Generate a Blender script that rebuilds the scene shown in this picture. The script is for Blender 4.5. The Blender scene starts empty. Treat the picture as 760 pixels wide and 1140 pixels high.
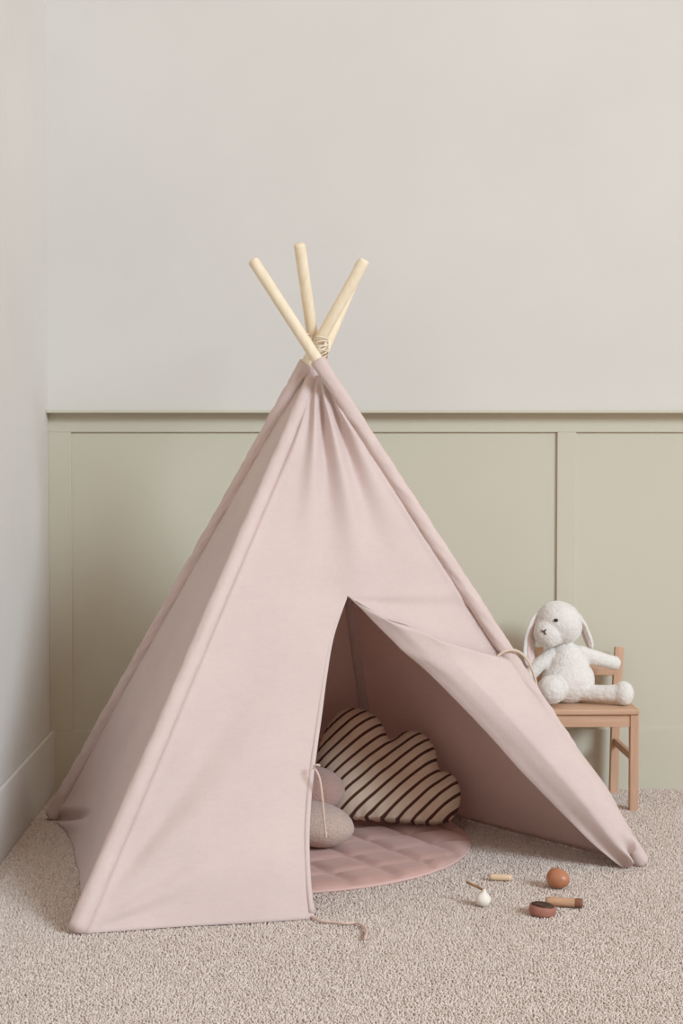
import bpy, bmesh, math, random
import numpy as np
from mathutils import Vector, Matrix, noise

random.seed(7)
rng = np.random.default_rng(11)
scene = bpy.context.scene
C = bpy.context.collection

# ------------------------------------------------------------------ camera, world, lights, exposure
F = 1900.0                                   # focal length in pixels of a 760 px wide frame
YAW, PITCH = math.atan(30 / F), math.atan(77 / F)
cam_data = bpy.data.cameras.new('camera')
cam_data.sensor_fit = 'HORIZONTAL'
cam_data.sensor_width = 36.0
cam_data.lens = F * 36.0 / 760.0
cam = bpy.data.objects.new('camera', cam_data)
C.objects.link(cam)
CAM = Vector((0, 0, 1.0))
ROT = Matrix.Rotation(-YAW, 3, 'Z') @ Matrix.Rotation(math.pi / 2 - PITCH, 3, 'X')
cam.matrix_world = Matrix.Translation(CAM) @ ROT.to_4x4()
scene.camera = cam

world = bpy.data.worlds.new('world')
scene.world = world
world.use_nodes = True
bg = world.node_tree.nodes['Background']
bg.inputs[0].default_value = (1.0, 0.76, 0.61, 1)
bg.inputs[1].default_value = 0.66

def area_light(name, loc, target, size, power, color):
    l = bpy.data.lights.new(name, 'AREA')
    l.shape = 'RECTANGLE'; l.size = size[0]; l.size_y = size[1]
    l.energy = power; l.color = color
    o = bpy.data.objects.new(name, l); C.objects.link(o)
    o.location = loc
    o.rotation_euler = (Vector(target) - Vector(loc)).to_track_quat('-Z', 'Y').to_euler()
    return o
area_light('daylight_window', (9.4, -6.2, 6.9), (0.0, 4.2, 0.8), (4.6, 4.0), 1520, (0.83, 1.0, 1.12))

scene.view_settings.view_transform = 'Standard'
scene.view_settings.look = 'None'
scene.view_settings.exposure = 0.0
scene.view_settings.gamma = 1.0
scene.view_settings.use_curve_mapping = False

# ------------------------------------------------------------------ helpers
def ray(px, py):
    return ROT @ Vector(((px - 380) / F, (570 - py) / F, -1))
def P(px, py, Y):
    d = ray(px, py); return CAM + d * (Y / d.y)
def G(px, py, z=0.0):
    d = ray(px, py); return CAM + d * ((z - 1.0) / d.z)
def proj(p):
    q = ROT.transposed() @ (Vector(p) - CAM)
    return 380 + F * q.x / -q.z, 570 - F * q.y / -q.z

def tag(o, label=None, cat=None, group=None, kind=None):
    if label: o['label'] = label
    if cat: o['category'] = cat
    if group: o['group'] = group
    if kind: o['kind'] = kind
    return o
def empty(name, loc, label, cat, group=None):
    o = bpy.data.objects.new(name, None); C.objects.link(o)
    o.location = loc; o.empty_display_size = 0.05
    return tag(o, label, cat, group)
def link(name, me, mat, parent=None, smooth=True):
    o = bpy.data.objects.new(name, me); C.objects.link(o)
    if mat: me.materials.append(mat)
    if smooth:
        me.polygons.foreach_set('use_smooth', [True] * len(me.polygons))
    if parent:
        o.parent = parent
        o.matrix_parent_inverse = Matrix.Translation(-Vector(parent.location))
    return o
def mesh_obj(name, verts, faces, mat, parent=None, smooth=True):
    me = bpy.data.meshes.new(name)
    me.from_pydata([tuple(v) for v in verts], [], faces)
    me.update()
    return link(name, me, mat, parent, smooth)
def bm_obj(name, bm, mat, parent=None, smooth=True):
    bmesh.ops.recalc_face_normals(bm, faces=bm.faces)
    me = bpy.data.meshes.new(name); bm.to_mesh(me); bm.free()
    return link(name, me, mat, parent, smooth)
def auto_flat(o, angle=40):
    """flat faces with rounded edges: keep smooth shading but weight the normals"""
    m = o.modifiers.new('weighted', 'WEIGHTED_NORMAL'); m.keep_sharp = True
    return o
def box_bm(bm, lo, hi, bevel=0.002, seg=2, m=None):
    r = bmesh.ops.create_cube(bm, size=1)
    vs = r['verts']
    lo, hi = Vector(lo), Vector(hi)
    for v in vs:
        v.co = Vector((lo[i] + (v.co[i] + .5) * (hi[i] - lo[i]) for i in range(3)))
        if m: v.co = m @ v.co
    if bevel > 0:
        es = list({e for v in vs for e in v.link_edges})
        bmesh.ops.bevel(bm, geom=es, offset=bevel, segments=seg, affect='EDGES', profile=0.5)
def box(name, lo, hi, mat, parent=None, bevel=0.002, m=None):
    bm = bmesh.new(); box_bm(bm, lo, hi, bevel, 2, m)
    return auto_flat(bm_obj(name, bm, mat, parent))
def prism_between(name, a, b, wx, wy, mat, parent, bevel=.0025):
    """rectangular bar from a to b (mostly vertical or along y)"""
    a, b = Vector(a), Vector(b); d = b - a
    z = d.normalized(); x = Vector((1, 0, 0)); x = (x - z * x.dot(z)).normalized(); y = z.cross(x)
    m = Matrix((x, y, z)).transposed().to_4x4(); m.translation = a
    return box(name, (-wx / 2, -wy / 2, 0), (wx / 2, wy / 2, d.length), mat, parent, bevel, m)
def tube_data(pts, radii, seg=12, caps=True, shape=None):
    pts = [Vector(p) for p in pts]; n = len(pts)
    if not hasattr(radii, '__len__'): radii = [radii] * n
    verts, faces = [], []
    t0 = (pts[1] - pts[0]).normalized()
    up = Vector((0, 0, 1)) if abs(t0.z) < .9 else Vector((0, 1, 0))
    nx = t0.cross(up).normalized()
    for i in range(n):
        t = (pts[min(i + 1, n - 1)] - pts[max(i - 1, 0)]).normalized()
        nx = (nx - t * nx.dot(t)).normalized(); ny = t.cross(nx)
        for k in range(seg):
            a = 2 * math.pi * k / seg
            r = radii[i] * (shape(i / (n - 1), a) if shape else 1)
            verts.append(pts[i] + (nx * math.cos(a) + ny * math.sin(a)) * r)
    for i in range(n - 1):
        for k in range(seg):
            k2 = (k + 1) % seg
            faces.append((i * seg + k, i * seg + k2, (i + 1) * seg + k2, (i + 1) * seg + k))
    if caps:
        faces.append(tuple(range(seg))[::-1]); faces.append(tuple((n - 1) * seg + k for k in range(seg)))
    return verts, faces
def tube(name, pts, radii, mat, parent=None, seg=12, shape=None):
    v, f = tube_data(pts, radii, seg, True, shape)
    return mesh_obj(name, v, f, mat, parent)
def spline(pts, n=24):
    """Catmull-Rom through points"""
    pts = [Vector(p) for p in pts]
    q = [pts[0] * 2 - pts[1]] + pts + [pts[-1] * 2 - pts[-2]]
    out = []
    m = len(pts) - 1
    for j in range(n + 1):
        s = j / n * m; i = min(int(s), m - 1); t = s - i
        a, b, c, d = q[i:i + 4]
        out.append(.5 * ((2 * b) + (c - a) * t + (2 * a - 5 * b + 4 * c - d) * t * t + (3 * b - a - 3 * c + d) * t ** 3))
    return out
def grid(name, rows, mat, parent=None, thick=.0015, sub=0):
    n, m = len(rows), len(rows[0])
    verts = [p for r in rows for p in r]
    faces = [(i * m + j, i * m + j + 1, (i + 1) * m + j + 1, (i + 1) * m + j) for i in range(n - 1) for j in range(m - 1)]
    o = mesh_obj(name, verts, faces, mat, parent)
    if thick:
        s = o.modifiers.new('thickness', 'SOLIDIFY'); s.thickness = thick; s.offset = 0
    return o
def lathe_bm(bm, profile, seg=32, m=None):
    """profile (r, z) revolved about z"""
    rings = []
    for r, z in profile:
        if r < 1e-6:
            rings.append([bm.verts.new((0, 0, z))])
        else:
            rings.append([bm.verts.new((r * math.cos(2 * math.pi * k / seg), r * math.sin(2 * math.pi * k / seg), z)) for k in range(seg)])
    for a, b in zip(rings, rings[1:]):
        for k in range(seg):
            k2 = (k + 1) % seg
            if len(a) == 1 and len(b) > 1: bm.faces.new((a[0], b[k], b[k2]))
            elif len(b) == 1 and len(a) > 1: bm.faces.new((a[k], b[0], a[k2]))
            elif len(a) > 1: bm.faces.new((a[k], b[k], b[k2], a[k2]))
    if m:
        for ring in rings:
            for v in ring: v.co = m @ v.co
    return bm
def gauss(x, w): return math.exp(-(x / w) ** 2)
def sstep(a, b, x):
    t = min(1, max(0, (x - a) / (b - a))); return t * t * (3 - 2 * t)

# ------------------------------------------------------------------ materials
def srgb(r, g, b):
    def f(c):
        c /= 255; return c / 12.92 if c <= .04045 else ((c + .055) / 1.055) ** 2.4
    return (f(r), f(g), f(b), 1)
class NT:
    def __init__(s, name):
        s.m = bpy.data.materials.new(name); s.m.use_nodes = True
        s.t = s.m.node_tree; s.b = s.t.nodes['Principled BSDF']; s.out = s.t.nodes['Material Output']
        s.co = s.n('ShaderNodeTexCoord')
    def n(s, typ, **kw):
        o = s.t.nodes.new(typ)
        for k, v in kw.items(): setattr(o, k, v)
        return o
    def l(s, a, b): s.t.links.new(a, b)
    def noise(s, scale, detail=3, rough=.5, coord='Object', scl=None):
        n = s.n('ShaderNodeTexNoise'); n.inputs['Scale'].default_value = scale
        n.inputs['Detail'].default_value = detail; n.inputs['Roughness'].default_value = rough
        src = s.co.outputs[coord]
        if scl:
            mp = s.n('ShaderNodeMapping'); mp.inputs['Scale'].default_value = scl
            s.l(src, mp.inputs[0]); src = mp.outputs[0]
        s.l(src, n.inputs['Vector']); return n.outputs['Fac']
    def ramp(s, fac, stops):
        r = s.n('ShaderNodeValToRGB'); e = r.color_ramp.elements
        while len(e) < len(stops): e.new(.5)
        for x, (p, c) in zip(e, stops): x.position = p; x.color = c
        s.l(fac, r.inputs[0]); return r.outputs[0]
    def bump(s, height, strength=.3, dist=.002, prev=None):
        b = s.n('ShaderNodeBump'); b.inputs['Strength'].default_value = strength; b.inputs['Distance'].default_value = dist
        s.l(height, b.inputs['Height'])
        if prev: s.l(prev, b.inputs['Normal'])
        return b.outputs[0]
    def math(s, op, a, b=None):
        m = s.n('ShaderNodeMath', operation=op)
        for i, x in enumerate((a, b)):
            if x is None: continue
            if hasattr(x, 'node'): s.l(x, m.inputs[i])
            else: m.inputs[i].default_value = x
        return m.outputs[0]
    def set(s, color=None, rough=.8, spec=.2, normal=None, sheen=0, sheen_tint=None):
        if color is not None:
            if hasattr(color, 'node'): s.l(color, s.b.inputs['Base Color'])
            else: s.b.inputs['Base Color'].default_value = color
        s.b.inputs['Roughness'].default_value = rough
        s.b.inputs['Specular IOR Level'].default_value = spec
        if sheen:
            s.b.inputs['Sheen Weight'].default_value = sheen; s.b.inputs['Sheen Roughness'].default_value = .5
            if sheen_tint: s.b.inputs['Sheen Tint'].default_value = sheen_tint
        if normal is not None: s.l(normal, s.b.inputs['Normal'])
        return s.m
def mix2(c, d):
    return tuple(max(0, min(1, x * d)) for x in c[:3]) + (1,)

def plaster(name, col, var=.03):
    t = NT(name)
    f = t.noise(1.7, 4, .6)
    c = t.ramp(f, [(.3, mix2(col, 1 - var)), (.7, mix2(col, 1 + var))])
    return t.set(c, .85, .15, t.bump(t.noise(160, 4, .6), .12, .001))
M_wall = plaster('warm_white_plaster', srgb(213, 210, 205))
M_green = plaster('sage_green_paint', srgb(203, 199, 182), .02)

def fabric(name, col, weave=1.0, transl=.10, tcol=None, sheen=.15):
    t = NT(name)
    w1 = t.noise(260, 2, .5, scl=(1, 1, .12)); w2 = t.noise(260, 2, .5, scl=(.12, .12, 1))
    w = t.math('ADD', w1, w2)
    f = t.noise(5, 3, .6)
    slub = t.math('MULTIPLY', t.math('SUBTRACT', w, 1.0), .35)
    fac = t.math('ADD', f, slub)
    c = t.ramp(fac, [(.25, mix2(col, .94)), (.75, mix2(col, 1.04))])
    nrm = t.bump(w, .16 * weave, .0012, t.bump(t.noise(18, 4, .55), .25, .006))
    t.set(c, .9, .1, nrm, sheen)
    if transl:
        tr = t.n('ShaderNodeBsdfTranslucent'); tr.inputs[0].default_value = tcol or col
        mx = t.n('ShaderNodeMixShader'); mx.inputs[0].default_value = transl
        t.l(t.b.outputs[0], mx.inputs[1]); t.l(tr.outputs[0], mx.inputs[2]); t.l(mx.outputs[0], t.out.inputs[0])
    return t.m
PINK = srgb(231, 214, 209)
M_pink = fabric('dusty_pink_cotton', PINK, 1, .2, srgb(236, 196, 184))

def wood(name, a, b, scale=(60, 60, 4), rough=.55, spec=.3):
    t = NT(name)
    f = t.noise(1, 5, .6, scl=scale)
    c = t.ramp(f, [(.3, a), (.7, b)])
    return t.set(c, rough, spec, t.bump(f, .08, .001))
M_pole = wood('pale_pine', srgb(232, 215, 186), srgb(243, 230, 204), (70, 70, 5))
M_chair_z = wood('beech_upright', srgb(194, 156, 130), srgb(212, 176, 148), (55, 55, 5))
M_chair_x = wood('beech_across', srgb(193, 155, 128), srgb(213, 177, 149), (5, 55, 55))

def velvet():
    t = NT('pink_velvet')
    f = t.noise(9, 3, .6)
    c = t.ramp(f, [(.3, srgb(190, 154, 145)), (.7, srgb(205, 170, 160))])
    return t.set(c, .75, .2, t.bump(t.noise(300, 2), .15, .001), .5, srgb(255, 225, 220))
M_velvet = velvet()
M_piping = fabric('mat_edge_binding', srgb(216, 182, 174), 1, 0)

def plush(name, col, scale=110, st=.6, sheen=.6, lo=.93, hi=1.04):
    t = NT(name)
    f = t.noise(scale, 5, .7)
    c = t.ramp(f, [(.3, mix2(col, lo)), (.7, mix2(col, hi))])
    return t.set(c, .95, .05, t.bump(f, st, .004), sheen)
M_bunny = plush('white_plush', srgb(230, 227, 222))
M_bunny_ear = plush('ear_pink_lining', srgb(230, 208, 204))
M_felt_grey = plush('grey_felt', srgb(222, 196, 182), 230, 1.0, .3, .70, 1.12)
M_felt_rose = plush('rose_felt', srgb(194, 158, 147), 230, 1.0, .3, .74, 1.1)
def plain(name, col, rough=.5, spec=.4):
    t = NT(name); return t.set(t.ramp(t.noise(40, 3), [(.3, mix2(col, .92)), (.7, mix2(col, 1.06))]), rough, spec)
M_black = plain('black_bead', srgb(25, 20, 18), .25, .5)
M_thread = plain('dark_nose_thread', srgb(70, 55, 50), .8, .1)
def cord_mat(name, col):
    t = NT(name)
    w = t.n('ShaderNodeTexWave'); w.inputs['Scale'].default_value = 140; w.inputs['Distortion'].default_value = 2
    t.l(t.co.outputs['Object'], w.inputs['Vector'])
    c = t.ramp(w.outputs['Fac'], [(.2, mix2(col, .86)), (.8, mix2(col, 1.05))])
    return t.set(c, .9, .1, t.bump(w.outputs['Fac'], .4, .001))
M_cord = cord_mat('cotton_cord', srgb(222, 204, 186))
M_cord_pink = cord_mat('pink_cotton_cord', srgb(224, 198, 186))
M_rope = cord_mat('pale_rope', srgb(236, 224, 204))

def carpet(name, a, b, c_, per_island):
    t = NT(name)
    big = t.noise(2.2, 3, .6)
    if per_island:
        g = t.n('ShaderNodeNewGeometry'); f = g.outputs['Random Per Island']
    else:
        f = t.noise(330, 2, .6)
    fac = t.math('ADD', t.math('MULTIPLY', f, .8), t.math('MULTIPLY', big, .2))
    col = t.ramp(fac, [(.1, a), (.5, b), (.9, c_)])
    return t.set(col, .95, .05, None if per_island else t.bump(f, .6, .004), .2)
CA, CB, CC = srgb(204, 189, 178), srgb(219, 206, 196), srgb(233, 222, 214)
M_carpet = carpet('carpet_backing', CA, CB, CC, False)
M_pile = carpet('carpet_pile_yarn', CA, CB, CC, True)

def cloud_mat():
    t = NT('cream_fabric_brown_stripes')
    sp = t.n('ShaderNodeSeparateXYZ'); t.l(t.co.outputs['Object'], sp.inputs[0])
    # stripes run up to the right in the cushion's own plane (object x right, z up)
    u = t.math('ADD', t.math('MULTIPLY', sp.outputs['X'], -math.sin(math.radians(38))), t.math('MULTIPLY', sp.outputs['Z'], math.cos(math.radians(38))))
    u = t.math('ADD', u, t.math('MULTIPLY', sp.outputs['Y'], .13))
    u = t.math('ADD', u, t.math('MULTIPLY', t.noise(6, 2), .006))
    fr = t.math('FRACT', t.math('MULTIPLY', u, 1 / .0262))
    tri = t.math('ABSOLUTE', t.math('SUBTRACT', fr, .5))
    s = t.ramp(tri, [(.0, (1, 1, 1, 1)), (.115, (1, 1, 1, 1)), (.16, (0, 0, 0, 1))])
    mx = t.n('ShaderNodeMix', data_type='RGBA')
    t.l(s, mx.inputs['Factor'])
    mx.inputs[6].default_value = srgb(224, 206, 188); mx.inputs[7].default_value = srgb(88, 56, 44)
    w = t.math('ADD', t.noise(300, 2, .5, scl=(1, 1, .15)), t.noise(300, 2, .5, scl=(.15, .15, 1)))
    return t.set(mx.outputs[2], .9, .1, t.bump(w, .2, .001, t.bump(t.noise(14, 3), .3, .006)), .1)
M_cloud = cloud_mat()

# ------------------------------------------------------------------ room shell
YW = G(350, 880.5).y            # face of the skirting and stiles
XL = G(61.5, 880.5).x           # face of the left skirting
WALL_X = XL - .011
z_rail = P(350, 457.5, YW - .044).z
z_base = P(350, 813, YW).z
def slab(name, lo, hi, mat, bevel=0.0, parent=None):
    o = box(name, lo, hi, mat, parent, bevel)
    if parent is None: o['kind'] = 'structure'
    return o
slab('floor', (WALL_X - .1, -0.6, -.05), (2.6, YW + .15, 0), M_carpet)
slab('wall_left', (WALL_X - .1, -0.6, -.05), (WALL_X, YW + .15, 2.75), M_wall)
slab('wall_back', (WALL_X, YW + .010, -.05), (2.6, YW + .15, 2.75), M_wall)
slab('baseboard_left', (WALL_X, -0.6, 0), (XL, YW + .01, z_base), M_wall, .003)
# green panelling on the back wall: sheet, rails, stiles, cap
wx0, wx1 = WALL_X, 2.6
slab('trim_1', (wx0, YW + .0085, 0), (wx1, YW + .012, z_rail), M_green)                 # recessed sheet
slab('baseboard_back', (wx0, YW, 0), (wx1, YW + .010, z_base), M_green, .0015)
z_top = P(350, 481, YW).z
slab('trim_2', (wx0, YW, z_top), (wx1, YW + .010, z_rail - .002), M_green, .0012)
cap = slab('trim_3', (wx0, YW - .044, z_rail - .006), (wx1, YW + .012, z_rail + .003), M_green, .002)
for k, (a, b) in enumerate(((58, 80), (619.5, 640.5))):
    slab('trim_%d' % (4 + k), (P(a, 650, YW).x if k else wx0, YW, z_base), (P(b, 650, YW).x, YW + .010, z_top), M_green, .0012)
slab('trim_6', (P(640, 650, YW).x + 1.35, YW, z_base), (P(640, 650, YW).x + 1.404, YW + .010, z_top), M_green, .0012)

# carpet pile: short leaning tufts, nobody could count them
def carpet_pile():
    x0, x1, y0, y1, st = XL + .003, 1.25, 2.55, YW - .003, .0046
    nx, ny = int((x1 - x0) / st), int((y1 - y0) / st)
    gx, gy = np.meshgrid(x0 + (np.arange(nx) + .5) * st, y0 + (np.arange(ny) + .5) * st)
    px = gx.ravel() + rng.uniform(-.45, .45, nx * ny) * st
    py = gy.ravel() + rng.uniform(-.45, .45, nx * ny) * st
    # keep what the frame can show, with a margin to both sides
    keep = np.abs(px - .02) < .30 * py - .05
    px, py = px[keep], py[keep]; n = len(px)
    h = rng.uniform(.0038, .0066, n); r = rng.uniform(.0022, .0032, n); a0 = rng.uniform(0, 6.28, n)
    lx = rng.normal(0, .0022, n); ly = rng.normal(0, .0022, n)
    V = np.zeros((n, 9, 3))
    for k in range(4):
        a = a0 + k * math.pi / 2
        V[:, k, 0] = px + r * np.cos(a); V[:, k, 1] = py + r * np.sin(a); V[:, k, 2] = -.0005
        V[:, 4 + k, 0] = px + lx * .7 + .75 * r * np.cos(a + .5); V[:, 4 + k, 1] = py + ly * .7 + .75 * r * np.sin(a + .5); V[:, 4 + k, 2] = h * .75
    V[:, 8, 0] = px + lx; V[:, 8, 1] = py + ly; V[:, 8, 2] = h
    fq = np.array([[k, (k + 1) % 4, 4 + (k + 1) % 4, 4 + k] for k in range(4)])
    ft = np.array([[4 + k, 4 + (k + 1) % 4, 8] for k in range(4)])
    base = (np.arange(n) * 9)[:, None, None]
    loops = np.concatenate([(base + fq).reshape(n, 16), (base + ft).reshape(n, 12)], axis=1).ravel()
    sizes = np.tile([4] * 4 + [3] * 4, n)
    starts = np.concatenate([[0], np.cumsum(sizes)[:-1]])
    me = bpy.data.meshes.new('carpet_pile')
    me.vertices.add(n * 9); me.vertices.foreach_set('co', V.ravel())
    me.loops.add(len(loops)); me.loops.foreach_set('vertex_index', loops.astype(np.int32))
    me.polygons.add(len(sizes)); me.polygons.foreach_set('loop_start', starts.astype(np.int32))
    me.update(calc_edges=True); me.validate()
    o = link('carpet_pile', me, M_pile, None, True)
    tag(o, 'beige short-pile carpet covering the whole floor', 'carpet', kind='stuff')
carpet_pile()

# ------------------------------------------------------------------ play tent
LF, RF = G(88, 1041), G(712, 966)
LB, RB = G(60, 914), G(420, 888)
RB.y = min(RB.y, YW - .11)
TIP = {'RF': P(281, 289, 4.11), 'LF': P(402, 293, 4.33), 'LB': P(406, 289, 4.07), 'RB': P(333, 271, 4.05)}
FOOT = {'RF': RF, 'LF': LF, 'LB': LB, 'RB': RB}
for k in FOOT: FOOT[k] = Vector((FOOT[k].x, FOOT[k].y, .020))
BASE = {k: FOOT[k] + (FOOT[k] - TIP[k]) * (.016 / (TIP[k].z - FOOT[k].z)) for k in FOOT}     # the same pole lines met with the carpet
def on_pole(k, z):
    a, b = FOOT[k], TIP[k]; return a.lerp(b, (z - a.z) / (b.z - a.z))
def pole_at_px(k, py):
    a, b = FOOT[k], TIP[k]; lo, hi = 0, 1
    for _ in range(40):
        m = (lo + hi) / 2
        if proj(a.lerp(b, m))[1] > py: lo = m
        else: hi = m
    return a.lerp(b, lo)
centre = (FOOT['LF'] + FOOT['RF'] + FOOT['LB'] + FOOT['RB']) / 4
tent = empty('play_tent', (centre.x, centre.y, 0), 'large dusty pink canvas play tent with four crossed wooden poles and open door', 'play tent')

R_POLE = .0138
for k in ('RF', 'LF', 'LB', 'RB'):
    a, b = FOOT[k], TIP[k]; d = (b - a).normalized()
    pts = [a + d * .004] + [a.lerp(b, i / 10) for i in range(1, 10)] + [b - d * .006, b - d * .002, b]
    tube('pole', pts, [R_POLE] * 11 + [R_POLE * .86, R_POLE * .62], M_pole, tent, 18)

# sleeves: fabric tubes round the poles, gently crumpled
def sleeve(k, ytop, r0, r1, crumple, seed):
    top = pole_at_px(k, ytop); bot = FOOT[k]
    n = 170
    pts = [top.lerp(bot, i / (n - 1)) for i in range(n)]
    d = (bot - top).normalized()
    rad = [r0 + (r1 - r0) * i / (n - 1) for i in range(n)]
    # rounded, closed lower end
    pts += [bot + d * x for x in (.005, .010, .014, .017)]; rad += [r1 * x for x in (.97, .86, .62, .30)]
    def shape(t, a):
        L = t * 34 + math.sin(a) * 1.2
        nz = noise.noise(Vector((math.cos(a) * 1.3 + seed, math.sin(a) * 1.3, L))) * .5 + noise.noise(Vector((math.cos(a) * 2 + seed, math.sin(a) * 2, L * 2.7))) * .35
        return 1 + crumple * nz
    pts = [Vector((p.x, p.y, max(p.z, .004))) for p in pts]
    return tube('pole_sleeve', pts, rad, M_pink, tent, 28, shape)
sleeve('RF', 401, .0175, .0195, .30, 3.1)
sleeve('LF', 414, .0165, .0205, .14, 8.7)
sleeve('LB', 404, .0175, .0198, .32, 1.3)
sleeve('RB', 408, .0165, .0185, .12, 5.9)

# ---- front panel
Y_TOP = 418
TOP = {k: pole_at_px(k, Y_TOP) for k in FOOT}
def front_surf(u, t):
    return TOP['LF'].lerp(BASE['LF'], t).lerp(TOP['RF'].lerp(BASE['RF'], t), u)
def front_inv(px, py, u=.5, t=.6):
    for _ in range(30):
        x, y = proj(front_surf(u, t)); h = 1e-4
        xu, yu = proj(front_surf(u + h, t)); xt, yt = proj(front_surf(u, t + h))
        a, c, b, d = (xu - x) / h, (yu - y) / h, (xt - x) / h, (yt - y) / h
        det = a * d - b * c; ex, ey = px - x, py - y
        u += (d * ex - b * ey) / det; t += (-c * ex + a * ey) / det
    return u, t
def front_normal(u, t):
    h = 1e-3
    n = (front_surf(u + h, t) - front_surf(u - h, t)).cross(front_surf(u, t + h) - front_surf(u, t - h)).normalized()
    return n if n.y < 0 else -n
U0, T0 = front_inv(386, 664)
tip = front_surf(U0, T0)
Y_HEM = 3.585
slit_px = [(386, 664), (371, 708), (363, 753), (357.5, 795), (351.5, 838), (346.5, 880), (344, 915), (343.5, 945), (345.5, 985), (350, 1022)]
slit = []
hem_pt = G(350, 1023, .005)
for px, py in slit_px:
    w = (py - 664) / (1022 - 664)
    Y = 1 / ((1 - w) / tip.y + w / hem_pt.y)
    slit.append(P(px, py, Y))
slit[-1].z = .005
def curve_at(pts, s):
    m = len(pts) - 1; x = s * m; i = min(int(x), m - 1); return pts[i].lerp(pts[i + 1], x - i)
slit_s = spline(slit, 200)
fold_px = [(386, 664), (398, 674.5), (412, 689), (435, 712), (448, 725), (474, 747), (511, 784), (546, 821), (576, 855), (604, 884), (632, 912), (657, 937), (682, 958), (693, 966)]
fold = []
for px, py in fold_px:
    u, t = front_inv(px, py, .6, .8); fold.append(front_surf(u, t))
fold_s = spline(fold, 200)

NU, NL = 110, 150
def puckers(u, t):
    """gathers that fan out below the crossing"""
    d = 0
    for c, w, amp, r in ((.13, .045, .007, .30), (.33, .050, .016, .42), (.46, .040, -.011, .34), (.575, .055, .020, .62), (.71, .045, -.012, .40), (.83, .065, .014, .40)):
        cc = c + .25 * (U0 - .05 - c) * t * .6
        d += amp * gauss(u - cc, w * (1 + 1.1 * t)) * sstep(-.02, .10, t) * (1 - sstep(r * .35, r, t))
    return d
def crease(dist):
    """the canvas dips behind the sleeve and swells just beside it"""
    return -.009 * gauss(dist, .015) + .0035 * gauss(dist - .026, .008)
def ripple(p):
    return .0040 * noise.noise(p * 3.1 + Vector((4, 1, 2))) + .0014 * noise.noise(p * 9)
rows_l = []
nA = 78                                         # rows above the door tip
for i in range(nA + 1):
    t = T0 * i / nA
    row = []
    for j in range(NU + 1):
        u = U0 * j / NU
        p = front_surf(u, t)
        edge = min(1, j / 12)
        wd = (front_surf(1, t) - front_surf(0, t)).length * u
        row.append(p + front_normal(u, max(.05, t)) * ((puckers(u, t) + ripple(p)) * edge + crease(wd) * sstep(.02, .12, t)))
    rows_l.append(row)
nB = 84
def left_foot(q):
    return TOP['LF'].lerp(BASE['LF'], T0 + (1 - T0) * q)
for i in range(1, nB + 1):
    q = i / nB
    a = left_foot(q); b = curve_at(slit_s, q)
    row = []
    for j in range(NU + 1):
        v = j / NU
        p = a.lerp(b, v); n = front_normal(U0 * v, T0)
        d = (puckers(U0 * v, T0 + (1 - T0) * q) + ripple(p)) * min(1, j / 12)
        # drag lines running up from the foot, soft hollow across the middle
        ang = math.atan2(1.0 - q, v * .9 + 1e-4); rr = math.hypot(1 - q, v * .9)
        d += .008 * gauss(ang - .36, .10) * sstep(.04, .18, rr) * (1 - sstep(.35, .75, rr))
        d += -.006 * gauss(ang - .20, .09) * sstep(.03, .12, rr) * (1 - sstep(.25, .6, rr))
        d += .010 * gauss(ang - .78, .16) * sstep(.1, .35, rr) * (1 - sstep(.6, 1.1, rr))
        d += -.007 * gauss(ang - 1.06, .12) * sstep(.1, .35, rr) * (1 - sstep(.55, 1.0, rr))
        d += .004 * math.sin(v * 9 + 1) * gauss(q - 1, .12) * v
        d *= (1 - .55 * sstep(.75, 1, v))
        d += crease((b - a).length * v)
        p = p + n * d
        if p.z < .005: p.z = .005
        if i == nB: p.z = .005 + .004 * v * (1 - v)
        row.append(p)
    rows_l.append(row)
# right of the door: continuous above the tip, then between fold and right pole
rows_r = []
NV = 46
for i in range(nA + 1):
    t = T0 * i / nA
    row = []
    for j in range(NV + 1):
        u = U0 + (1 - U0) * j / NV
        p = front_surf(u, t); edge = min(1, (NV - j) / 6) * (1 - .85 * sstep(T0 - .10, T0, t) * sstep(0, .3, u - U0))
        wd = (front_surf(1, t) - front_surf(0, t)).length * (1 - u)
        row.append(p + front_normal(u, max(.05, t)) * ((puckers(u, t) + ripple(p)) * edge + crease(wd) * sstep(.02, .12, t)))
    rows_r.append(row)
for i in range(1, nB + 1):
    q = i / nB
    b = TOP['RF'].lerp(BASE['RF'], T0 + (1 - T0) * q); a = curve_at(fold_s, q)
    row = []
    for j in range(NV + 1):
        p = a.lerp(b, j / NV); u = U0 + (1 - U0) * j / NV
        row.append(p + front_normal(.7, T0) * (-.008 * sstep(0, .05, q) * min(1, j / 10) + (ripple(p) + puckers(u, T0)) * (1 - .85 * sstep(0, .3, u - U0)) * (1 - sstep(.0, .2, q)) * min(1, (NV - j) / 6) + crease((b - a).length * (1 - j / NV)) * (1 - sstep(.3, .6, q))))
    rows_r.append(row)
# one canvas: merge both halves along the seam above the tip
verts, faces = [], []
def add_rows(rows):
    o = len(verts); n, m = len(rows), len(rows[0])
    for r in rows: verts.extend(r)
    faces.extend((o + i * m + j, o + i * m + j + 1, o + (i + 1) * m + j + 1, o + (i + 1) * m + j) for i in range(n - 1) for j in range(m - 1))
add_rows(rows_l); add_rows(rows_r)
me = bpy.data.meshes.new('front_panel'); me.from_pydata([tuple(v) for v in verts], [], faces)
bm = bmesh.new(); bm.from_mesh(me); bmesh.ops.remove_doubles(bm, verts=bm.verts, dist=1e-4)
bm.to_mesh(me); bm.free()
fp = link('front_panel', me, M_pink, tent)
s = fp.modifiers.new('thickness', 'SOLIDIFY'); s.thickness = .0016; s.offset = 0

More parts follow.
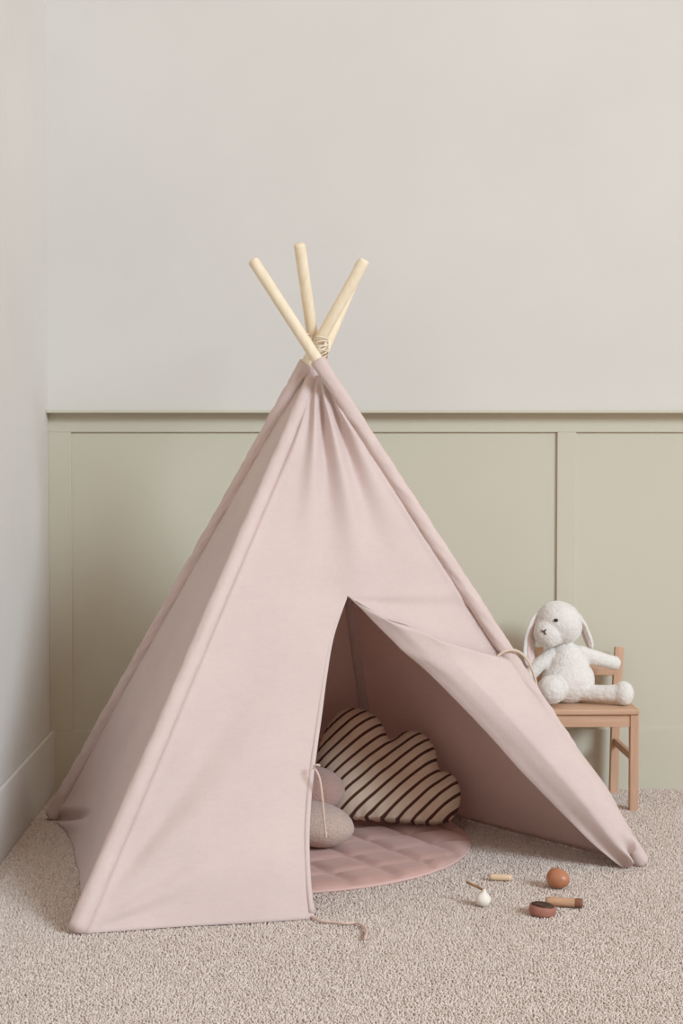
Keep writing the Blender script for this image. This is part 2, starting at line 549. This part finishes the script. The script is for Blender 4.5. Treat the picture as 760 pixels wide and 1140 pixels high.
# hem along the door slit: a narrow doubled edge
hem_in = [p + Vector((-.011, .0, 0)) for p in slit_s[::4]]
rows = []
for p, q in zip(slit_s[::4], hem_in):
    n = front_normal(U0, T0)
    rows.append([p + n * .002 + Vector((.0012, 0, 0)), p.lerp(q, .5) + n * .0034, q + n * .0022])
# kept within the front panel's look: sewn binding on the door edge
grid('door_hem', rows[:-1], M_pink, tent, .0012)

# ---- door flap, folded outwards over the right pole and tied there
edge_px = [(386, 664), (401, 673.5), (422, 687), (448, 696), (470, 708), (511, 721), (538, 727.5), (557, 731)]
pole_px = [(557, 731), (567, 737), (582, 751), (598, 775), (622.5, 807), (648.5, 842), (674, 876), (690, 904), (703, 927), (705, 940)]
def lift(px, py, off):
    u, t = front_inv(px, py, .7, .8); return front_surf(u, t) + front_normal(u, t) * off
def resample(pts, n): return spline(pts, n)
e_top = resample([lift(x, y, .002 + .0045 * min(1, i / 2)) for i, (x, y) in enumerate(edge_px)], 60)
pole_depth = lambda py: pole_at_px('RF', py).y
e_right = resample([P(x, y, pole_depth(y) - (.024 if i < 2 else .006)) for i, (x, y) in enumerate(pole_px)], 90)
e_left = spline(fold, 90)
bot_px = [(693, 966), (697, 969), (700, 962), (702, 950), (704, 940)]
e_bot = resample([fold[-1]] + [P(x, y, pole_depth(min(y, 966)) - o) for (x, y), o in zip(bot_px[1:-1], (.014, .034, .026))] + [e_right[-1]], 60)
A, B = 90, 60
flap_rows = []
for i in range(A + 1):
    a = i / A; row = []
    for j in range(B + 1):
        b = j / B
        L, Rr, T, Bo = e_left[i], e_right[i], e_top[j], e_bot[j]
        p = L.lerp(Rr, b) + T.lerp(Bo, a) - (e_left[0].lerp(e_right[0], b).lerp(e_left[-1].lerp(e_right[-1], b), a))
        w = (e_left[i] - e_right[i]).length
        n = front_normal(U0 + .2, .75)
        inner = sstep(0, .12, a)
        roll = 1 - (1 - min(1, b / .48)) ** 2.0      # soft roll along the fold
        over = 1 - max(0, (b - .55) / .45) ** 2.2                      # drops round the pole
        off = .030 * roll * over * inner * min(1, w / .16)
        off += .004 * noise.noise(p * 4.0) * inner * (1 - b) * b * 4
        # creases gathered at the foot
        off += .016 * gauss(b - .86, .07) * sstep(.84, .96, a) - .020 * gauss(b - .68, .07) * sstep(.83, .96, a) + .010 * gauss(b - .50, .08) * sstep(.86, .96, a) - .008 * gauss(b - .32, .08) * sstep(.88, .97, a)
        p = p + n * off
        if p.z < .004: p.z = .004
        row.append(p)
    flap_rows.append(row)
flap = grid('door_flap', flap_rows, M_pink, tent, .0016)
# stitched hem on the flap's free edge
rows = []
nn = front_normal(U0 + .2, .75)
for j in range(5, B - 1):
    p, q = flap_rows[0][j], flap_rows[3][j]
    dwn = (flap_rows[6][j] - flap_rows[0][j]).normalized() * .013
    rows.append([p + nn * .0014, p + dwn * .15 + nn * .0036, p + dwn * .8 + nn * .0040, p + dwn + nn * .0015])
grid('flap_hem', rows, M_pink, flap, .001)

# ---- the other three panels
def side_panel(name, ka, kb, bulge, hem_fn=None, n=70, m=44, extra=None):
    rows = []
    ta, tb = pole_at_px(ka, Y_TOP), pole_at_px(kb, Y_TOP)
    nrm = (tb - ta + BASE[kb] - BASE[ka]).cross(BASE[ka] - ta).normalized()
    mid = (BASE[ka] + BASE[kb]) / 2
    if nrm.dot(mid - centre) < 0: nrm = -nrm
    for i in range(n + 1):
        t = i / n; row = []
        for j in range(m + 1):
            u = j / m
            p = ta.lerp(BASE[ka], t).lerp(tb.lerp(BASE[kb], t), u)
            w = 4 * u * (1 - u)
            d = -bulge * w * math.sin(math.pi * min(1, t)) + ripple(p) * w
            if extra: d += extra(u, t)
            p = p + nrm * d
            if hem_fn: p = hem_fn(p, u, t, nrm)
            if p.z < .004: p.z = .004
            row.append(p)
        rows.append(row)
    return grid(name, rows, M_pink, tent)
# left panel: its hem is drawn in towards the tent and kinks near the back pole
hem_line = [(89, 1036), (89, 1008), (88, 976), (82, 947), (74, 926), (66, 916), (60, 914)]
hem_w = [G(x, y, .004) for x, y in hem_line]
hem_sp = spline(hem_w, 100)
def left_hem(p, u, t, nrm):
    # param along the straight foot line, compared with the drawn-in hem
    k = sstep(.62, 1.0, t) ** 1.3
    straight = BASE['LF'].lerp(BASE['LB'], u)
    best = min(hem_sp, key=lambda h: abs((h.y - straight.y)))
    d = Vector((best.x - straight.x, 0, 0))
    return p + d * k
def left_crease(u, t):
    # a tuck that starts at the back foot and dies out along the panel
    f = sstep(.62, .97, u)
    c = .995 - .22 * (1 - u)
    return (-.020 * gauss(t - c, .010) + .010 * gauss(t - c - .022, .014) + .006 * gauss(t - c + .02, .015)) * f * (1 - sstep(.985, 1, u))
side_panel('side_panel', 'LF', 'LB', .010, left_hem, 220, 80, left_crease)
side_panel('side_panel', 'RF', 'RB', .014)
side_panel('back_panel', 'LB', 'RB', .012)

# ---- lashing and cords
cross = P(357, 389, 4.13)
lash = []
for i in range(240):
    a = i / 240 * 2 * math.pi * 6
    w = noise.noise(Vector((i * .055, 2, 0)))
    lash.append(cross + Vector((.017 * math.cos(a), -.010 + .020 * math.sin(a), -.020 + .036 * i / 240 + .010 * math.cos(a + 1 + 2 * w) + .010 * w)))
tube('rope_lashing', lash, .0022, M_rope, tent, 8)
tube('rope_lashing', spline([P(346, 377, 4.09), P(340, 377, 4.098), P(337, 375.5, 4.10), P(341, 372, 4.13), P(346, 374, 4.15)], 20), .003, M_cord, tent, 8)
tie_y = pole_depth(731) - .032
loop = spline([P(553, 731, tie_y), P(562, 725, tie_y), P(573, 724, tie_y + .01), P(584, 731, tie_y + .02), P(592, 745, tie_y + .03), P(596.5, 762, tie_y + .04), P(597.5, 782, tie_y + .055)], 40)
tube('tie_cord', loop, .0034, M_cord, flap, 8)
sy = curve_at(slit_s, .545).y - .012
tube('tie_cord', spline([P(348.5, 855, sy), P(352, 858, sy - .008), P(356, 868, sy - .012), P(358.5, 886, sy - .012), P(360, 905, sy - .01), P(362, 925, sy - .008), P(363, 933, sy - .006)], 30), .0024, M_cord_pink, tent, 8)
tube('tie_cord', spline([P(349, 853, sy), P(353, 851.5, sy - .004), P(356, 852.5, sy - .002)], 8), .0024, M_cord_pink, tent, 8)
tube('tie_cord', spline([G(347, 1021, .009), G(356, 1025, .010), G(370, 1026.5, .0095), G(384, 1028, .010), G(396, 1027.5, .009), G(404, 1031, .010), G(408, 1037, .0095), G(406, 1045, .010)], 40), .0028, M_cord_pink, tent, 8)

# ------------------------------------------------------------------ quilted mat
def quilted_mat():
    cx, cy, r = -.12, 4.23, .505
    root = empty('play_mat', (cx, cy, 0), 'round quilted dusty pink velvet mat on the carpet inside the tent', 'mat')
    nr, na = 130, 260
    ax, ay = math.radians(29), math.radians(119)      # quilting directions
    s = .119; qx, qy = .139 - cx, 3.9255 - cy
    back_n = Vector((-(RB.y - LB.y), RB.x - LB.x, 0)).normalized()
    left_n = Vector((-(LB.y - LF.y), LB.x - LF.x, 0)).normalized()
    def clip(p):
        d = (p - FOOT['LB']).dot(back_n) + .03
        if d > 0: p = p - back_n * d
        d = (p - FOOT['LB']).dot(left_n) + .065
        return p - left_n * d if d > 0 else p
    verts, faces = [Vector((cx, cy, .022))], []
    for i in range(1, nr + 1):
        f = i / nr; rr = r * (1 - (1 - f) ** 1.0)
        for k in range(na):
            a = 2 * math.pi * k / na
            x, y = rr * math.cos(a), rr * math.sin(a)
            u = ((x - qx) * math.cos(ax) + (y - qy) * math.sin(ax)) / s; v = ((x - qx) * math.cos(ay) + (y - qy) * math.sin(ay)) / s
            du = abs(u - round(u)); dv = abs(v - round(v))
            puff = (1 - (1 - min(1, du / .40)) ** 4.5) * (1 - (1 - min(1, dv / .40)) ** 4.5)
            edge = min(1, (1 - f) / .05) ** .5 if f < 1 else 0
            z = .0110 + .0125 * puff * edge
            verts.append(clip(Vector((cx + x, cy + y, z))))
    for k in range(na):
        faces.append((0, 1 + k, 1 + (k + 1) % na))
    for i in range(nr - 1):
        for k in range(na):
            a, b = 1 + i * na, 1 + (i + 1) * na; k2 = (k + 1) % na
            faces.append((a + k, b + k, b + k2, a + k2))
    # underside
    b = 1 + (nr - 1) * na; o = len(verts)
    for k in range(na):
        v = verts[b + k]; verts.append(Vector((v.x, v.y, .003)))
    for k in range(na):
        k2 = (k + 1) % na; faces.append((b + k, o + k, o + k2, b + k2))
    faces.append(tuple(o + k for k in range(na))[::-1])
    mesh_obj('cover', verts, faces, M_velvet, root)
    ring = [Vector((verts[b + k % na].x, verts[b + k % na].y, .0075)) for k in range(na + 1)]
    tube('edge_piping', ring, .0042, M_piping, root, 8)
quilted_mat()

# ------------------------------------------------------------------ cloud cushion
def cloud_cushion():
    outline = [(503, 923.5), (511, 915), (515.5, 903), (515, 891), (511, 881), (505, 875.5), (498, 873.5), (493.5, 872.5), (491, 864), (489, 850), (481.5, 838.5), (473, 832.5), (463, 830.5), (453, 832.5), (444, 837.5), (438, 838.5), (433, 832), (427.5, 821), (418, 812), (407, 807), (395, 806), (381, 809.5), (370, 820), (362, 833), (356, 847), (353, 858), (354, 873), (357, 888), (364, 903), (373, 913), (385, 919), (400, 919.5), (430, 921.5), (460, 924), (485, 926)]
    Yc = 4.255; sc = P(381, 570, Yc).x - P(380, 570, Yc).x
    ox, oy = 432, 922
    tilt = math.radians(-24)
    loc = P(ox, oy, Yc); loc.z = .026
    root = bpy.data.objects.new('cushion', None)
    pts = [Vector(((x - ox) * sc, (oy - y) * sc / math.cos(tilt) * 1.02, 0)) for x, y in outline]
    loop = spline(pts + [pts[0]], 220)[:-1]
    n = len(loop)
    c = Vector((.002, .105, 0)); T = .062; nr = 26
    def place(x, z, y):                      # cushion plane: x right, z up, y depth
        return Vector((x, y, z))
    verts, faces = [], []
    def hgt(p, f):
        # thickness follows the distance to the outline, so the lobes stay plump
        dmin = min((p - q).length for q in loop[::3])
        return T * min(1, math.sqrt(max(0, 1 - (1 - min(1, dmin / .088)) ** 2)))
    idx = {}
    for side in (-1, 1):
        idx[side] = len(verts)
        verts.append(place(c.x, c.y, side * hgt(c, 0)))
        for i in range(1, nr + (1 if side == -1 else 0)):
            f = i / nr; f = 1 - (1 - f) ** 1.5
            for q in loop:
                p = c.lerp(q, f)
                wr = 1 + .10 * noise.noise(Vector((p.x * 18, p.y * 18, side)))
                verts.append(place(p.x, p.y, side * hgt(p, f) * wr if i < nr else 0))
    a = idx[-1]; b = idx[1]
    for k in range(n):
        k2 = (k + 1) % n
        faces.append((a, a + 1 + k, a + 1 + k2)); faces.append((b, b + 1 + k2, b + 1 + k))
        for i in range(nr - 1):
            p, q = a + 1 + i * n, a + 1 + (i + 1) * n
            faces.append((p + k, q + k, q + k2, p + k2))
            if i < nr - 2:
                p, q = b + 1 + i * n, b + 1 + (i + 1) * n
                faces.append((p + k2, q + k2, q + k, p + k))
        p, q = b + 1 + (nr - 2) * n, a + 1 + (nr - 1) * n
        faces.append((p + k2, q + k2, q + k, p + k))
    o = mesh_obj('cloud_cushion', verts, faces, M_cloud)
    bpy.data.objects.remove(root)
    o.rotation_euler = (tilt, 0, math.radians(4))
    rm = o.rotation_euler.to_matrix()
    low = min((rm @ v.co).z for v in o.data.vertices)
    o.location = Vector((loc.x, loc.y + .018, .0275 - low))
    tag(o, 'cloud-shaped cream cushion with brown diagonal stripes leaning inside the tent', 'cushion')
cloud_cushion()

# ------------------------------------------------------------------ felt stones
def felt(name, c, half, rot, mat, label, seed, sit=None):
    bm = bmesh.new(); bmesh.ops.create_icosphere(bm, subdivisions=5, radius=1)
    for v in bm.verts:
        p = v.co.copy()
        k = 1 + .05 * noise.noise(p * 1.2 + Vector((seed, 0, 0))) + .012 * noise.noise(p * 9 + Vector((seed, 3, 0)))
        e = Vector((math.copysign(abs(p.x) ** .9, p.x) * half[0], p.y * half[1], p.z * half[2])) * k
        v.co = Matrix.Rotation(rot, 3, 'Y') @ e
    o = bm_obj(name, bm, mat); o.location = c
    if sit: o.location.z = sit - min(v.co.z for v in o.data.vertices)
    tag(o, label, 'felt stone', 'felt stones inside the tent')
    return o
fl = P(348, 919, 4.085)
felt('felt_stone', fl, (.099, .080, .053), math.radians(9), M_felt_grey, 'light grey felt stone lying on the pink mat in front of the rosy one', 2.0, .0265)
fr_ = P(350, 878, 4.165)
felt('felt_stone', fr_, (.074, .068, .054), math.radians(5), M_felt_rose, 'rosy brown felt stone behind and above the grey one', 6.0)

# ------------------------------------------------------------------ child's chair
def chair():
    yf0, yf1 = 4.575, 4.600          # front legs
    yb0, yb1 = YW - .066, YW - .042  # rear legs
    xr0, xr1 = .853, .877
    xl0, xl1 = .628, .652
    cx = (xl0 + xr1) / 2
    zs = P(660, 790.5, 4.56).z; th = .0155
    root = empty('child_chair', (cx, (yf0 + yb1) / 2, 0), 'small beech child chair with a low slatted back against the green wall', 'chair')
    box('seat', (xl0 - .0008, yf0 - .006, zs - th), (xr1 + .0008, yb0 + .004, zs), M_chair_x, root, .004)
    box('leg', (xr0, yf0, 0), (xr1, yf1, zs - th), M_chair_z, root, .0025)
    box('leg', (xl0, yf0, 0), (xl1, yf1, zs - th), M_chair_z, root, .0025)
    ztop = P(690, 721.5, yb0).z
    ins = .010
    for sx, (a, b) in ((1, (xr0, xr1)), (-1, (xl0, xl1))):
        m = (a + b) / 2 - sx * ins
        prism_between('leg', (m - sx * .004, (yb0 + yb1) / 2, 0), (m + sx * .002, (yb0 + yb1) / 2, zs - .002), .0245, .024, M_chair_z, root)
        prism_between('back_post', (m + sx * .002, (yb0 + yb1) / 2, zs - .002), (m + sx * .012, (yb0 + yb1) / 2 + .014, ztop), .0255, .022, M_chair_z, root)
        z1 = P(700, 843, yf1).z
        prism_between('side_stretcher', (m + sx * ins, yf1 - .001, z1), (m, yb0 + .001, z1 + .006), .014, .020, M_chair_z, root, .002)
        box('side_apron', (m - .007, yf1, zs - th - .036), (m + .007, yb0 + .006, zs - th), M_chair_z, root, .002)
    box('front_apron', (xl1 - .001, yf0 + .004, zs - th - .034), (xr0 + .001, yf0 + .020, zs - th), M_chair_x, root, .0015)
    box('back_apron', (xl1 - .012, yb0 + .004, zs - th - .034), (xr0 + .001, yb0 + .020, zs - th), M_chair_x, root, .0015)
    zr0, zr1 = P(672, 752.5, yb0).z, P(672, 741, yb0).z
    box('back_rail', (xl1 - .008, yb0 + .008, zr0), (xr0 - .002, yb0 + .024, zr1), M_chair_x, root, .003)
    return zs
Z_SEAT = chair()

# ------------------------------------------------------------------ plush rabbit
def rabbit():
    Yb = 4.70; k = 4.70 / F
    bm = bmesh.new()
    def ball(px, py, Y, rx, ry=None, rz=None, rot=0):
        c = P(px, py, Y); s = Y / F
        r = bmesh.ops.create_icosphere(bm, subdivisions=3, radius=1)
        m = Matrix.Rotation(rot, 3, 'Y')
        for v in r['verts']:
            v.co = c + m @ Vector((v.co.x * rx * s, v.co.y * (ry or rx) * s, v.co.z * (rz or rx) * s))
    def limb(pts, radii):
        n = 22
        c = spline([P(*p) for p in pts], n)
        rr = spline([Vector((r, 0, 0)) for r in radii], n)
        for p, r in zip(c, rr):
            s = bmesh.ops.create_icosphere(bm, subdivisions=2, radius=max(.004, r.x * k))
            for v in s['verts']: v.co += p
    # trunk: pear shaped
    ball(632, 757, Yb, 30, 25, 27)
    ball(631, 742, Yb + .005, 24, 21, 24)
    ball(630, 728, Yb + .005, 17, 16, 14)
    # head with a muzzle turned down to the left
    ball(622, 692, Yb - .005, 26, 25, 23, math.radians(20))
    ball(627, 698, Yb - .003, 21, 22, 19)
    ball(610, 705, Yb - .030, 16.5, 16, 16.5, math.radians(30))
    ball(614, 700, Yb - .015, 20, 19, 19)
    # arms
    limb([(646, 727, Yb), (662, 732, Yb + .01), (676, 736, Yb + .022), (683, 738, Yb + .03)], [9, 8.6, 8.2, 8.2])
    limb([(614, 729, Yb), (601, 739, Yb - .01), (590, 751, Yb - .015), (584, 758, Yb - .015)], [9, 8, 7.8, 7.6])
    # legs: one towards the camera, one stretched out to the right
    limb([(622, 766, Yb - .01), (616, 767, Yb - .05), (613.5, 768, Yb - .085)], [15, 15, 16.5])
    limb([(642, 769, Yb - .015), (660, 771.5, Yb - .035), (676, 772, Yb - .05), (688, 772, Yb - .058)], [11, 9.5, 9.5, 10])
    ball(694, 772, Yb - .062, 11.5, 12, 14)
    bmesh.ops.recalc_face_normals(bm, faces=bm.faces)
    me = bpy.data.meshes.new('raw'); bm.to_mesh(me); bm.free()
    tmp = bpy.data.objects.new('raw', me); C.objects.link(tmp)
    r = tmp.modifiers.new('r', 'REMESH'); r.mode = 'VOXEL'; r.voxel_size = .0030
    sm = tmp.modifiers.new('s', 'SMOOTH'); sm.iterations = 9; sm.factor = .5
    dg = bpy.context.evaluated_depsgraph_get()
    me2 = bpy.data.meshes.new_from_object(tmp.evaluated_get(dg))
    bpy.data.objects.remove(tmp)
    for v in me2.vertices:
        p = v.co
        d = .0009 * noise.noise(p * 60) + .0012 * noise.noise(p * 200) + .0012 * abs(noise.noise(p * 380))
        v.co = p + v.normal * d
        if v.co.z < Z_SEAT + .001: v.co.z = Z_SEAT + .001
    base = P(632, 782, Yb)
    root = empty('plush_rabbit', (base.x, base.y, Z_SEAT), 'white plush rabbit with floppy ears sitting on the small wooden chair', 'soft toy')
    me2.name = 'body'
    link('body', me2, M_bunny, root)
    # ears: flat tapering lobes with a pink inner face
    def ear(pts, widths, thick, nrm, name='ear', line=True):
        c = spline([P(*p) for p in pts], 26); w = spline([Vector((a, 0, 0)) for a in widths], 26)
        v, f = [], []
        seg = 20
        for i, (p, ww) in enumerate(zip(c, w)):
            t = (c[min(i + 1, 26)] - c[max(i - 1, 0)]).normalized()
            n = (nrm - t * nrm.dot(t)).normalized(); x = t.cross(n)
            for q in range(seg):
                a = 2 * math.pi * q / seg
                d = x * (math.cos(a) * max(.15, ww.x) * k) + n * (math.sin(a) * thick * min(1, ww.x / 5) * k)
                pp = p + d
                v.append(pp + d.normalized() * (.0015 * noise.noise(pp * 140)))
        for i in range(26):
            for q in range(seg):
                q2 = (q + 1) % seg
                f.append((i * seg + q, i * seg + q2, (i + 1) * seg + q2, (i + 1) * seg + q))
        f.append(tuple(range(seg))[::-1]); f.append(tuple(26 * seg + q for q in range(seg)))
        e = mesh_obj(name, v, f, M_bunny, root)
        if line:
            rows = []
            for i in range(3, 25):
                p, ww = c[i], w[i]
                t = (c[i + 1] - c[i - 1]).normalized(); n = (nrm - t * nrm.dot(t)).normalized(); x = t.cross(n)
                rows.append([p + x * (s_ * ww.x * .68 * k) + n * (thick * min(1, ww.x / 5) * k * (math.sqrt(1 - (.68 * s_) ** 2)) + .0012) for s_ in (-1, -.5, 0, .5, 1)])
            l = grid('ear_lining', rows, M_bunny_ear, e, .001)
            l['label'] = 'pale pink ear lining'
        return e
    ear([(606, 680, Yb + .005), (596, 691, Yb), (590.5, 708, Yb - .003), (588.5, 724, Yb - .006), (590, 737, Yb - .006), (592, 744, Yb - .004)], [4, 9, 11, 11, 8.5, .6], 3.2, Vector((.75, -.62, -.15)))
    ear([(640, 682, Yb + .02), (647, 692, Yb + .03), (652, 704, Yb + .035), (656, 715, Yb + .035), (659, 724, Yb + .03)], [4, 8, 8.5, 7.5, .8], 3.4, Vector((-.95, -.25, -.1)))
    # face
    def on_face(px, py):
        """first hit of the pixel's ray with the body"""
        d = ray(px, py).normalized()
        best = None
        for v in me2.vertices:
            w = v.co - CAM; t = w.dot(d)
            off = (w - d * t).length
            if off < .004 and (best is None or t < best): best = t
        return CAM + d * (best if best else 4.64)
    e = on_face(618.7, 690.5)
    bm = bmesh.new(); bmesh.ops.create_uvsphere(bm, u_segments=16, v_segments=10, radius=1)
    for v in bm.verts: v.co = e + Vector((v.co.x * .0062, v.co.y * .004, v.co.z * .0048))
    bm_obj('eye', bm, M_black, root)
    e2 = min((v.co for v in me2.vertices if abs(v.co.z - e.z) < .006 and abs(v.co.y - (Yb + .006)) < .008), key=lambda q: q.x).copy()
    bm = bmesh.new(); bmesh.ops.create_uvsphere(bm, u_segments=16, v_segments=10, radius=1)
    for v in bm.verts: v.co = e2 + Vector((v.co.x * .004, v.co.y * .0062, v.co.z * .0048))
    bm_obj('eye', bm, M_black, root)
    nv, nf = [], []
    for line in ([(602.5, 701.5), (605, 703.2), (607.5, 700.5)], [(605, 703.2), (606.5, 705), (607.2, 706.5)]):
        pts = [on_face(*p) + Vector((0, -.0012, 0)) for p in line]
        v, f = tube_data(spline(pts, 8), .0016, 8)
        o = len(nv); nv += v; nf += [tuple(i + o for i in q) for q in f]
    mesh_obj('nose', nv, nf, M_thread, root)['label'] = 'stitched dark nose'
rabbit()

# ------------------------------------------------------------------ small toys on the carpet
ZC = .004                                            # pressed a little into the pile
def egg():
    b = G(621, 989.5, ZC); s = b.y / F
    L, R = 13.6 * s, 11.6 * s
    bm = bmesh.new()
    prof = []
    for i in range(25):
        a = math.pi * i / 24
        x = -math.cos(a); r = math.sin(a) * (1 + .12 * x)
        prof.append((R * r, L * x))
    m = Matrix.Translation(b + Vector((0, 0, R))) @ Matrix.Rotation(math.radians(10), 4, 'Y') @ Matrix.Rotation(math.radians(-35), 4, 'Z') @ Matrix.Rotation(math.radians(-90), 4, 'Y')
    lathe_bm(bm, prof, 32, m)
    t = NT('egg_stained_wood')
    f = t.noise(30, 4, .6)
    mat = t.set(t.ramp(f, [(.3, srgb(172, 112, 80)), (.7, srgb(192, 132, 98))]), .38, .5)
    o = bm_obj('toy_egg', bm, mat); tag(o, 'brown wooden toy egg, the farthest right of the round toys on carpet', 'toy egg')
egg()
def disc_toy():
    b = G(606, 1025, ZC); s = b.y / F
    c = b + Vector((0, .045, 0)) ; R = 15.2 * s; h = .021
    root = empty('toy_disc', (c.x, c.y, ZC), 'short round terracotta toy with dark brown top, nearest the camera', 'toy disc')
    m = Matrix.Translation(c) @ Matrix.Rotation(math.radians(7), 4, 'Y')
    bm = bmesh.new()
    lathe_bm(bm, [(0, 0), (R * .86, 0), (R * .95, .002), (R, .006), (R * 1.01, h * .55), (R * .99, h - .003), (R * .93, h), (R * .86, h - .001), (0, h - .001)], 40, m)
    bm_obj('body', bm, plain('terracotta_paint', srgb(168, 114, 100), .55, .3), root)
    t = NT('dark_brown_top')
    top = t.ramp(t.noise(75, 3, .6), [(.35, srgb(58, 40, 32)), (.55, srgb(74, 52, 40)), (.68, srgb(130, 96, 68))])
    mt = t.set(top, .6, .3)
    bm = bmesh.new()
    lathe_bm(bm, [(R * .86, h - .0015), (R * .85, h + .0008), (R * .75, h + .0022), (R * .4, h + .0026), (0, h + .0026)], 40, m)
    bm_obj('top', bm, mt, root)['label'] = 'dark brown mottled top'
disc_toy()
def bar_toy():
    a, b = G(607.5, 1006, ZC + .006), G(648, 1008.5, ZC + .006)
    root = empty('toy_stick', ((a.x + b.x) / 2, (a.y + b.y) / 2, ZC), 'tan wooden toy stick with a dark brown end between egg and disc', 'toy stick')
    d = (b - a); r = .0095
    n = 14
    pts = [a.lerp(b, i / (n - 1)) + Vector((0, 0, r * .6)) for i in range(n)]
    rad = [r * x for x in (.8, .97, 1, 1, 1, .98, .97, .97, .98, 1, 1, 1, 1, .9)]
    tube('body', pts, rad, wood('tan_toy_wood', srgb(186, 142, 112), srgb(208, 168, 136), (10, 90, 90)), root, 18)
    dk = plain('brown_toy_end', srgb(136, 92, 72), .5, .3)
    q = a.lerp(b, .86) + Vector((0, 0, r * .6))
    tube('end_band', [a.lerp(b, t) + Vector((0, 0, r * .6)) for t in (.80, .82, .88, .96, 1.0, 1.01)], [r * 1.01, r * 1.05, r * 1.06, r * 1.06, r * 1.02, r * .85], dk, root, 18)['label'] = 'dark brown end band'
bar_toy()
def peg_toy():
    a, b = G(544.5, 978.5, ZC + .004), G(569.5, 979.5, ZC + .004)
    n = 10; r = .0078
    pts = [a.lerp(b, i / (n - 1)) + Vector((0, 0, r * .6)) for i in range(n)]
    o = tube('toy_peg', pts, [r * x for x in (.8, .98, 1, 1, 1, 1, 1, 1, .98, .8)], wood('light_toy_wood', srgb(222, 192, 160), srgb(236, 212, 184), (10, 90, 90)), None, 16)
    tag(o, 'pale wooden toy peg lying on the carpet, nearest the tent mat', 'toy peg')
peg_toy()
def bulb_toy():
    b = G(537, 1009, ZC); s = b.y / F
    R = 8.8 * s
    root = empty('toy_radish', (b.x, b.y, ZC), 'small white bulb-shaped toy with a thin brown stem on carpet', 'toy vegetable')
    m = Matrix.Translation(b) @ Matrix.Rotation(math.radians(6), 4, 'Y')
    bm = bmesh.new()
    lathe_bm(bm, [(0, 0), (R * .45, .0008), (R * .8, R * .28), (R * .98, R * .72), (R, R * .95), (R * .9, R * 1.3), (R * .62, R * 1.62), (R * .34, R * 1.85), (R * .24, R * 2.1), (R * .2, R * 2.2), (0, R * 2.22)], 32, m)
    bm_obj('bulb', bm, plain('white_paint', srgb(238, 233, 222), .5, .3), root)
    p = m @ Vector((0, 0, R * 2.05))
    st = [p, p.lerp(P(519, 982, b.y + .03), .5) + Vector((0, 0, .001)), P(519, 982, b.y + .03)]
    tube('stem', spline(st, 10), .0027, wood('stem_wood', srgb(128, 92, 66), srgb(176, 136, 100), (80, 80, 80)), root, 10)['label'] = 'thin brown stem'
bulb_toy()
